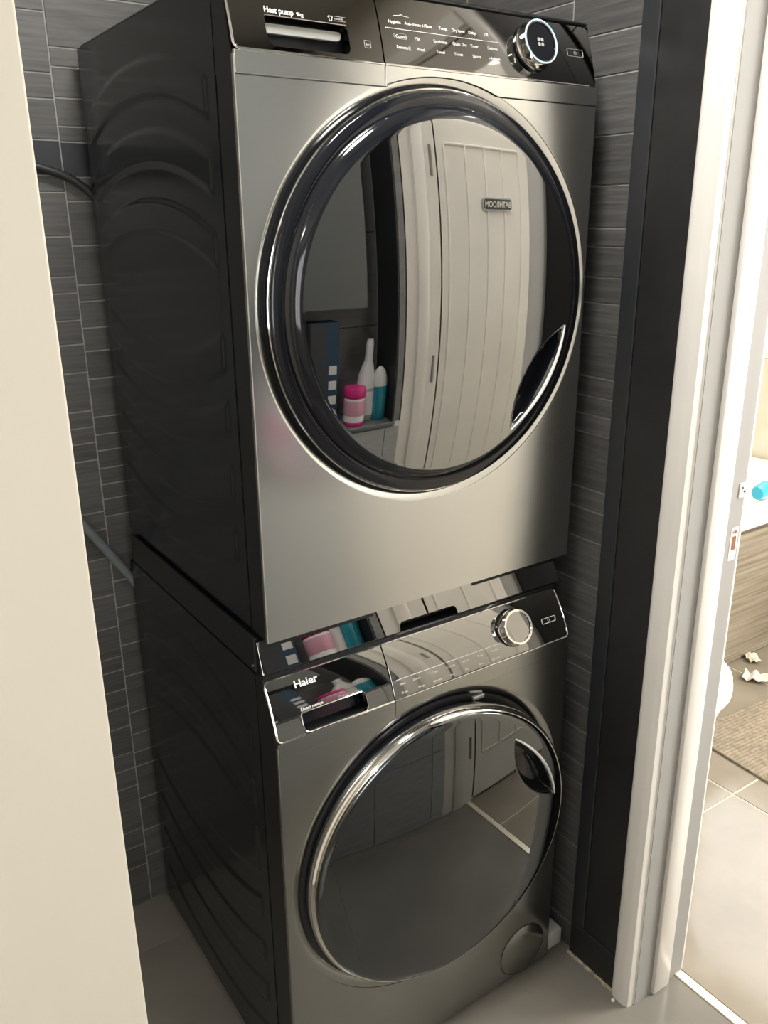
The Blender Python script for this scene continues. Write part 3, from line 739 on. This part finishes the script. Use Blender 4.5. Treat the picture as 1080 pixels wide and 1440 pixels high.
# ---------------------------------------------------------------- stacking kit between the machines
kit = thing('stacking_shelf', 'mirror black pull-out stacking shelf between dryer and washing machine', 'shelf', (0, 0, 0.848))
fr_k, L_k = frame_of(0.0335, 0.0042, 0.0500, 0.0510)
plate('drawer_front', [[(0.0, 0.0), (0.2435, 0.0)] + [(0.2450, 0.010), (0.2475, 0.0138), (0.2510, 0.0150), (0.3520, 0.0150), (0.3560, 0.0135), (0.3590, 0.0095)] + [(0.3610, 0.0), (0.595, 0.0), (0.595, L_k), (0.0, L_k)]], 0.008, fr_k, 'smoked_mirror', kit, 0.0006, 0.00008, L_k, 8)
boxes('tray', [(0.002, 0.594, 0.062, 0.585, 0.006, 0.054), (0.002, 0.2, 0.046, 0.064, 0.004, 0.054), (0.4, 0.594, 0.046, 0.064, 0.004, 0.054)], 'black_plastic', kit)
box('grip_recess', 0.235, 0.370, 0.056, 0.063, 0.004, 0.050, 'black_deep', kit)
boxes('side_rail', [(-0.004, 0.002, 0.05, 0.585, 0.002, 0.058)], 'black_plastic', kit, 0.0015)
lathe('screw', [(0.0025, 0), (0.0025, 0.001), (0, 0.0014)], 'chrome', kit, 12, frame=(Vector((-0.004, 0.058, 0.012)), Vector((0, 1, 0)), Vector((0, 0, 1)), Vector((-1, 0, 0))))

# ---------------------------------------------------------------- washing machine (lower)
wash = thing('washing_machine', 'graphite front-loading washing machine standing on the tile floor', 'washing machine', (0, 0, 0))
box('body', 0.005, 0.594, 0.060, 0.600, 0.012, 0.846, 'black_sheet', wash, 0.004, 2)
ub = lambda lo, hi: (lo, -1, hi, -1, 0.0028)
lb = lambda lo, hi: (lo, 1, hi, 1, 0.0028)
side_panel('side_panel', wash, 0.062, 0.616, 0.014, 0.842, [ub(0.735, 0.78), ub(0.642, 0.688), (0.415, 1, 0.598, -1, 0.0028), lb(0.32, 0.364), lb(0.225, 0.27), lb(0.133, 0.178), lb(0.032, 0.077)])
boxes('front_frame', [(0.0008, 0.5942, 0.0071, 0.061, 0.010, 0.753), (0.0008, 0.5942, 0.040, 0.061, 0.753, 0.844)], 'black_plastic', wash, 0.0015)
for xa, xb in ((0.0004, 0.0026), (0.5934, 0.5946)):
    from_py('fascia_cheek', [(x, y, z) for x in (xa, xb) for (y, z) in ((0.004, 0.735), (0.061, 0.735), (0.061, 0.843), (0.039, 0.842))], [(0, 1, 2, 3), (7, 6, 5, 4), (0, 4, 5, 1), (1, 5, 6, 2), (2, 6, 7, 3), (3, 7, 4, 0)], 'black_plastic', wash)
box('top_plate', 0.002, 0.594, 0.038, 0.612, 0.8425, 0.8475, 'black_plastic', wash, 0.002)
WC = (0.2985, 0.448)
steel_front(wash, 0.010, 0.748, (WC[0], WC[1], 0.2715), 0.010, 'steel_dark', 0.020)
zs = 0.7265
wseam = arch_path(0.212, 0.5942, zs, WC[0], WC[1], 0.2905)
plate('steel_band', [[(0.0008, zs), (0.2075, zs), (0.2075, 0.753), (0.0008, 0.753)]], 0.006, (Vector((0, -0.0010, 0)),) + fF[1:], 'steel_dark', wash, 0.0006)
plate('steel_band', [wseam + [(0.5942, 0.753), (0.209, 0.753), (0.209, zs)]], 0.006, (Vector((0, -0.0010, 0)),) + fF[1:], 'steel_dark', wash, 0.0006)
fr_w, L_w = frame_of(0.0, 0.753, 0.041, 0.838)
control_panel(wash, fr_w, L_w, 0.0038, 'panel_gloss', False)
# dark well behind the door, hinge blocks
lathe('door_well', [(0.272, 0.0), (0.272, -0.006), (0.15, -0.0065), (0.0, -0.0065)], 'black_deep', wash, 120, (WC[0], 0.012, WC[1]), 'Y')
for a in (71,):
    q = math.radians(a); x, z = WC[0] + 0.266 * math.cos(q), WC[1] + 0.266 * math.sin(q)
    box('latch_block', x - 0.012, x + 0.012, 0.001, 0.008, z - 0.004, z + 0.003, 'slot_grey', wash, 0.001)
YR = -0.040
wdoor = lathe('door', [(0.250, -0.010), (0.259, -0.004), (0.2615, 0.002), (0.2615, 0.010), (0.260, 0.020), (0.255, 0.0205), (0.250, 0.006)], 'black_gloss', wash, 160, (WC[0], 0, WC[1]), 'Y')
lathe('chrome_ring', [(0.2625, 0.008), (0.2640, 0.011), (0.2645, 0.018), (0.2635, 0.025), (0.2610, 0.0295), (0.2585, 0.0312), (0.2565, 0.0305), (0.2565, 0.022), (0.2625, 0.008)], 'chrome', wdoor, 160, (WC[0], 0, WC[1]), 'Y')
hf2, hedge2 = lens((0.4310, 0.622), (0.5290, 0.477), 0.016, 0.034)
gl2, ysurf2 = dome_glass('glass', wdoor, WC, 0.2575, -0.0300, 2.1, lambda x, z: hf2(x, z), ('smoked_glass', 'black_gloss'), 0.014, 0.005)
# the door stands slightly ajar: turned about its own centre line
pv = Vector((WC[0], -0.030, 0)); rz = Matrix.Rotation(math.radians(-2.7), 3, 'Z')
wdoor.rotation_euler = (0, 0, math.radians(-2.7)); wdoor.location = pv - rz @ pv
# drain filter cover
lathe('filter_cover', [(0.0568, 0.0), (0.0568, 0.0008), (0.0560, 0.0012), (0.0, 0.0012)], 'steel_dark', wash, 64, (0.520, 0, 0.069), 'Y')
tube('filter_seam', [(0.520 + 0.0576 * math.cos(2 * math.pi * k / 64), -0.0003, 0.069 + 0.0576 * math.sin(2 * math.pi * k / 64)) for k in range(64)], 0.0009, 'black_plastic', wash, 6, closed=True)
for x, y in ((0.06, 0.08), (0.54, 0.08), (0.06, 0.55), (0.54, 0.55)):
    lathe('foot', [(0.02, 0.0), (0.02, 0.008), (0.012, 0.010), (0.012, 0.016)], 'black_plastic', wash, 20, (x, y, 0.0))
blade(outer_arc((0.4295, 0.6255), (0.5310, 0.473), 0.017, WC), ysurf2, wdoor)

# ================================================================== LOOSE THINGS
# hoses behind the machines
tag(tube('drain_hose', [(-0.30, 0.627, 1.50), (-0.20, 0.627, 1.56), (-0.13, 0.627, 1.572), (-0.083, 0.627, 1.566), (-0.047, 0.627, 1.556), (-0.023, 0.627, 1.546), (0.0, 0.627, 1.53), (0.05, 0.627, 1.47), (0.08, 0.627, 1.40)], 0.007, 'hose_black', None, 12), 'black rubber hose arching behind the dryer', 'hose')
tag(tube('water_pipe', [(-0.26, 0.628, 1.235), (-0.16, 0.628, 1.070), (-0.082, 0.628, 0.934), (-0.003, 0.628, 0.805), (0.05, 0.628, 0.72)], 0.009, 'pipe_grey', None, 12), 'straight grey pipe slanting down the tiles behind the machines', 'pipe')
tag(box('foam_block', 0.603, 0.648, 0.012, 0.060, 0.002, 0.042, 'white_plastic', None, 0.003, 2), 'small white block wedged on the floor beside the washing machine', 'block')

# bottles on the ledge across the room (seen mirrored)
LZ = 0.920
def at_ledge(x, y=YO - 0.055): return (x, y, LZ)
tub = thing('wipes_tub', 'pink and white plastic tub on the ledge, mirrored in the dryer door', 'tub', at_ledge(0.492, YO - 0.045))
lathe('body', [(0.0, 0.0), (0.036, 0.0), (0.038, 0.004), (0.038, 0.012), (0.037, 0.014), (0.037, 0.092), (0.034, 0.097), (0.0, 0.097)], ['pink', 'label_white'], tub, 40, fmat=[0, 0, 0, 0, 1, 0, 0])
lathe('label', [(0.0374, 0.035), (0.0376, 0.036), (0.0376, 0.084), (0.0374, 0.085)], 'pink_label', tub, 40)
lathe('lid', [(0.0, 0.0965), (0.0385, 0.0965), (0.039, 0.099), (0.039, 0.120), (0.0365, 0.124), (0.0, 0.125)], 'pink', tub, 40)
bt = thing('cleaner_bottle', 'tall white cleaner bottle with a slanted neck beside the pink tub', 'bottle', at_ledge(0.546, YO - 0.075))
def loft(name, secs, material, parent, n=28, fmat=None):
    """secs: (z, cx, cy, rx, ry)"""
    vs = []; fs = []; fm = []
    for (z, cx, cy, rx, ry) in secs:
        for k in range(n):
            q = 2 * math.pi * k / n; c, s = math.cos(q), math.sin(q)
            vs.append((cx + rx * math.copysign(abs(c) ** 0.8, c), cy + ry * math.copysign(abs(s) ** 0.8, s), z))
    for i in range(len(secs) - 1):
        for k in range(n): fs.append((i * n + k, i * n + (k + 1) % n, (i + 1) * n + (k + 1) % n, (i + 1) * n + k)); fm.append(fmat[i] if fmat else 0)
    fs.append(tuple(range(n))[::-1]); fm.append(0); fs.append(tuple((len(secs) - 1) * n + k for k in range(n))); fm.append(fmat[-1] if fmat else 0)
    return from_py(name, vs, fs, material, parent, 40, fm)
loft('body', [(0, 0, 0, 0.030, 0.022), (0.004, 0, 0, 0.034, 0.025), (0.11, 0, 0, 0.034, 0.025), (0.15, 0.002, 0, 0.030, 0.022), (0.185, 0.006, 0, 0.020, 0.016), (0.20, 0.008, 0, 0.014, 0.013)], ['bottle_grey', 'bottle_white'], bt, fmat=[0, 0, 1, 1, 1])
loft('cap', [(0.199, 0.008, 0, 0.0145, 0.0135), (0.215, 0.009, 0, 0.0135, 0.0125), (0.26, 0.013, 0, 0.0125, 0.0115), (0.268, 0.0135, 0, 0.010, 0.010)], 'bottle_white', bt)
loft('label', [(0.02, 0, 0.0006, 0.0344, 0.0252), (0.10, 0, 0.0006, 0.0344, 0.0252)], 'label_white', bt)
cb = thing('detergent_bottle', 'rounded bottle of cyan liquid with a white rim next to the tall bottle', 'bottle', at_ledge(0.572, YO - 0.118))
loft('liquid', [(0, 0.030, 0, 0.024, 0.020), (0.003, 0.030, 0, 0.027, 0.022), (0.10, 0.030, 0, 0.027, 0.022), (0.115, 0.030, 0, 0.026, 0.021)], 'liquid_cyan', cb)
cb.location = (0.566, YO - 0.060, LZ)
loft('shoulder', [(0.1152, 0.030, 0, 0.026, 0.021), (0.140, 0.030, 0, 0.025, 0.020), (0.165, 0.030, 0, 0.018, 0.015), (0.176, 0.030, 0, 0.008, 0.008)], 'bottle_white', cb)
tube('rim', [(0.030 + 0.0275 * math.cos(a), 0.0, 0.10 + 0.078 * math.sin(a)) for a in [math.pi * k / 20 for k in range(21)]], 0.002, 'bottle_white', cb, 8)
bx = thing('blue_carton', 'tall dark blue carton with small pictures standing on the ledge', 'box', at_ledge(0.385, YO - 0.075))
box('body', -0.055, 0.040, -0.035, 0.035, 0, 0.335, 'box_blue', bx, 0.001)
box('side_print', -0.0555, 0.0, -0.034, 0.0354, 0.002, 0.333, 'box_side', bx)
for k in range(4):
    box('picture', 0.006, 0.034, 0.0345, 0.0357, 0.03 + 0.048 * k, 0.058 + 0.048 * k, 'label_white', bx)
sc = thing('cleaning_cloth', 'small crumpled white cloth beside the blue carton', 'cloth', at_ledge(0.285, YO - 0.05))
bm = bmesh.new(); bmesh.ops.create_icosphere(bm, subdivisions=3, radius=0.035)
rr = random.Random(5)
for v in bm.verts:
    k = 1 + 0.22 * math.sin(9 * v.co.x * 28 + 3) * math.cos(7 * v.co.y * 30) + rr.uniform(-0.08, 0.08)
    v.co = Vector((v.co.x * k, v.co.y * 0.8 * k, max(0.0, (v.co.z + 0.02) * 0.75 * k)))
me = bpy.data.meshes.new('fabric'); bm.to_mesh(me); bm.free(); finish('fabric', me, 'label_white', sc, 80)

# grey wall cupboard over the ledge (seen mirrored)
cab = thing('wall_cupboard', 'dark grey wall cupboard hanging above the ledge', 'cupboard', (0.125, YO - 0.149, 1.29))
box('carcass', 0.0, 0.40, 0.0, 0.105, 0.0, 0.62, 'cabinet_grey', cab, 0.0015)
box('cupboard_door', 0.001, 0.399, 0.1055, 0.122, 0.002, 0.618, 'cabinet_grey', cab, 0.0015)

# bathroom: bath
bath = thing('bathtub', 'white bathtub with a pale wood grain panel', 'bathtub', (0.95, 0.545, 0))
BW = 1.69
box('bath_panel', 0.0, BW, 0.0, 0.016, 0.004, 0.485, 'wood_panel', bath, 0.0015)
box('shadow_rail', 0.0, BW, 0.012, 0.03, 0.485, 0.512, 'wood_panel', bath)
# rim and basin
vs = []; fs = []
def loop(z, ins):
    st = len(vs)
    for a, b_ in rrect(ins, BW - ins, ins, 0.71 - ins, 0.12 if ins > 0.03 else 0.02, 6): vs.append((a, b_ - 0.01, z))
    return st, len(vs) - st
lo = [loop(0.505, 0.0), loop(0.555, 0.0), loop(0.562, 0.006), loop(0.562, 0.062), loop(0.552, 0.074), loop(0.25, 0.11), loop(0.16, 0.16)]
for (a, n_), (b_, _) in zip(lo[:-1], lo[1:]):
    for k in range(n_): fs.append((a + k, a + (k + 1) % n_, b_ + (k + 1) % n_, b_ + k))
fs.append(tuple(lo[-1][0] + k for k in range(lo[-1][1])))
from_py('tub', vs, fs, 'acrylic', bath, 40)
bb2 = thing('bath_bottle', 'bright blue bottle lying on the bath rim', 'bottle', (2.13, 0.60, 0.5625))
lathe('body', [(0.0, 0.0), (0.022, 0.0), (0.025, 0.01), (0.025, 0.09), (0.012, 0.11), (0.011, 0.13), (0, 0.13)], 'cyan_plastic', bb2, 24, frame=(Vector((0, 0, 0.0255)), Vector((0, 1, 0)), Vector((0, 0, 1)), Vector((1, 0.25, 0)).normalized()))
lathe('cap', [(0.0125, 0.118), (0.0125, 0.145), (0, 0.147)], 'cyan_plastic', bb2, 20, frame=(Vector((0, 0, 0.0255)), Vector((0, 1, 0)), Vector((0, 0, 1)), Vector((1, 0.25, 0)).normalized()))

# toilet, its back against the wall behind the jamb
wc = thing('toilet', 'white porcelain toilet behind the door jamb', 'toilet', (0.81, 0.20, 0))
def egg(z, x0, x1, hw, n=36):
    cx = x0 + (x1 - x0) * 0.55; out = []
    for k in range(n):
        q = 2 * math.pi * k / n; c, s = math.cos(q), math.sin(q)
        out.append((cx + (x1 - cx if c > 0 else cx - x0) * c, hw * s * (1 if c > 0 else 0.98), z))
    return out
def eggloft(name, secs, material, parent, cap=True):
    vs = []; fs = []; n = 36
    for s in secs: vs += egg(*s)
    for i in range(len(secs) - 1):
        for k in range(n): fs.append((i * n + k, i * n + (k + 1) % n, (i + 1) * n + (k + 1) % n, (i + 1) * n + k))
    fs.append(tuple(range(n))[::-1]); fs.append(tuple((len(secs) - 1) * n + k for k in range(n)))
    return from_py(name, vs, fs, material, parent, 40)
eggloft('bowl', [(0.0, 0.10, 0.36, 0.10), (0.03, 0.10, 0.355, 0.098), (0.16, 0.10, 0.35, 0.10), (0.25, 0.08, 0.40, 0.13), (0.33, 0.05, 0.46, 0.165), (0.385, 0.04, 0.49, 0.18), (0.395, 0.04, 0.492, 0.182)], 'porcelain', wc)
eggloft('seat', [(0.396, 0.05, 0.498, 0.184), (0.399, 0.045, 0.502, 0.188), (0.412, 0.045, 0.502, 0.188), (0.416, 0.05, 0.498, 0.184)], 'porcelain', wc)
eggloft('lid', [(0.417, 0.05, 0.498, 0.184), (0.430, 0.05, 0.499, 0.185), (0.438, 0.06, 0.485, 0.17), (0.440, 0.09, 0.45, 0.13)], 'porcelain', wc)
box('cistern', 0.0, 0.16, -0.18, 0.18, 0.40, 0.76, 'porcelain', wc, 0.02, 4)
box('cistern_lid', -0.002, 0.168, -0.188, 0.188, 0.76, 0.79, 'porcelain', wc, 0.01, 3)
lathe('flush_button', [(0.02, 0), (0.02, 0.004), (0.018, 0.006), (0, 0.006)], 'chrome', wc, 24, (0.085, 0, 0.79))

# bath mat: ribbed weave, built as real ribs joined to one sheet
mt = thing('bath_mat', 'tan ribbed woven bath mat on the bathroom floor', 'mat', (1.475, -0.42, 0), rotz=math.radians(-4))
ml, mw = 0.78, 0.56
vs = []; fs = []; nr = 130
for i in range(nr + 1):
    y = ml * i / nr; h = 0.006 + 0.0018 * (i % 2)
    vs += [(0, y, 0.0006), (0.004, y, h * 0.8), (0.02, y, h), (mw - 0.02, y, h), (mw - 0.004, y, h * 0.8), (mw, y, 0.0006)]
for i in range(nr):
    for k in range(5): fs.append((i * 6 + k, i * 6 + k + 1, (i + 1) * 6 + k + 1, (i + 1) * 6 + k))
    fs.append((i * 6, i * 6 + 5, (i + 1) * 6 + 5, (i + 1) * 6))
fs.append(tuple(range(6))); fs.append(tuple(nr * 6 + k for k in range(6)))
from_py('weave', vs, fs, 'mat_weave', mt, 20)
tube('hem', [(a, b_, 0.004) for a, b_ in rrect(0.003, mw - 0.003, 0.003, ml - 0.003, 0.01)], 0.0035, 'mat_weave', mt, 8, closed=True)

# scraps of paper on the bathroom floor
def scrap(loc, size, seed, label):
    r = random.Random(seed); n = 6; vs = []; fs = []
    for t in (0.0, 0.0012):
        for i in range(n):
            for j in range(n):
                vs.append(((i / (n - 1) - 0.5) * size + r.uniform(-1, 1) * size * 0.05, (j / (n - 1) - 0.5) * size * 0.7 + r.uniform(-1, 1) * size * 0.05, t + 0.002 + abs(math.sin(i * 1.9 + seed) * math.cos(j * 1.4)) * size * 0.3))
    N = n * n
    for i in range(n - 1):
        for j in range(n - 1):
            a = i * n + j; fs.append((a, a + 1, a + n + 1, a + n)); fs.append((N + a, N + a + n, N + a + n + 1, N + a + 1))
    rim = [j for j in range(n)] + [i * n + n - 1 for i in range(1, n)] + [(n - 1) * n + j for j in range(n - 2, -1, -1)] + [i * n for i in range(n - 2, 0, -1)]
    for k in range(len(rim)):
        a, b_ = rim[k], rim[(k + 1) % len(rim)]; fs.append((a, b_, N + b_, N + a))
    o = from_py('paper_scrap', vs, fs, 'paper', None, 15); o.location = loc; o.rotation_euler = (0, 0, seed)
    tag(o, label, 'paper')
scrap((1.985, 0.425, 0.0), 0.075, 2, 'crumpled cream paper scrap on the floor at the mat edge')
scrap((2.10, 0.515, 0.0), 0.06, 4, 'torn pale paper scrap at the foot of the bath panel')

# crumb of plaster by the jamb foot
bm = bmesh.new(); bmesh.ops.create_icosphere(bm, subdivisions=2, radius=0.0042)
for v in bm.verts: v.co = Vector((v.co.x * rr.uniform(0.8, 1.3), v.co.y * rr.uniform(0.7, 1.2), max(0, v.co.z * 0.7 + 0.002)))
me = bpy.data.meshes.new('plaster_crumb'); bm.to_mesh(me); bm.free()
cr_ = finish('plaster_crumb', me, 'paper', None, 20); cr_.location = (0.628, -0.150, 0); tag(cr_, 'tiny crumb of plaster at the foot of the white jamb', 'crumb')

# flush ceiling lamps, added out of view to raise the brightness
def added_ceiling_lamp(loc, label, power, r=0.15):
    lamp = thing('added_ceiling_lamp', label, 'lamp', loc, 'added ceiling lamps')
    lathe('base', [(0.0, 0.0), (r, 0.0), (r, -0.02), (r * 0.95, -0.025), (0, -0.025)], 'white_gloss', lamp, 40)
    lathe('shade', [(r * 0.9, -0.0255), (r * 0.88, -0.04), (r * 0.6, -0.055), (0.0, -0.06)], 'added_lamp_glow', lamp, 40)
    l = bpy.data.lights.new('added_lamp_light', 'AREA'); l.shape = 'DISK'; l.size = r * 1.8; l.energy = power; l.color = (1.0, 0.975, 0.935)
    o = bpy.data.objects.new('added_lamp_light', l); COL.objects.link(o); o.parent = lamp; o.location = (0, 0, -0.065)
added_ceiling_lamp((-1.0, -1.35, CEIL), 'added unseen ceiling lamp in the hall', 4)  # added to brighten the hall side
added_ceiling_lamp((0.08, -0.20, CEIL), 'added unseen ceiling lamp above the machines', 10)  # added to brighten the closet from above
added_ceiling_lamp((1.08, -0.58, CEIL), 'added unseen ceiling lamp in the bathroom', 3)  # added to put light on the jamb reveal
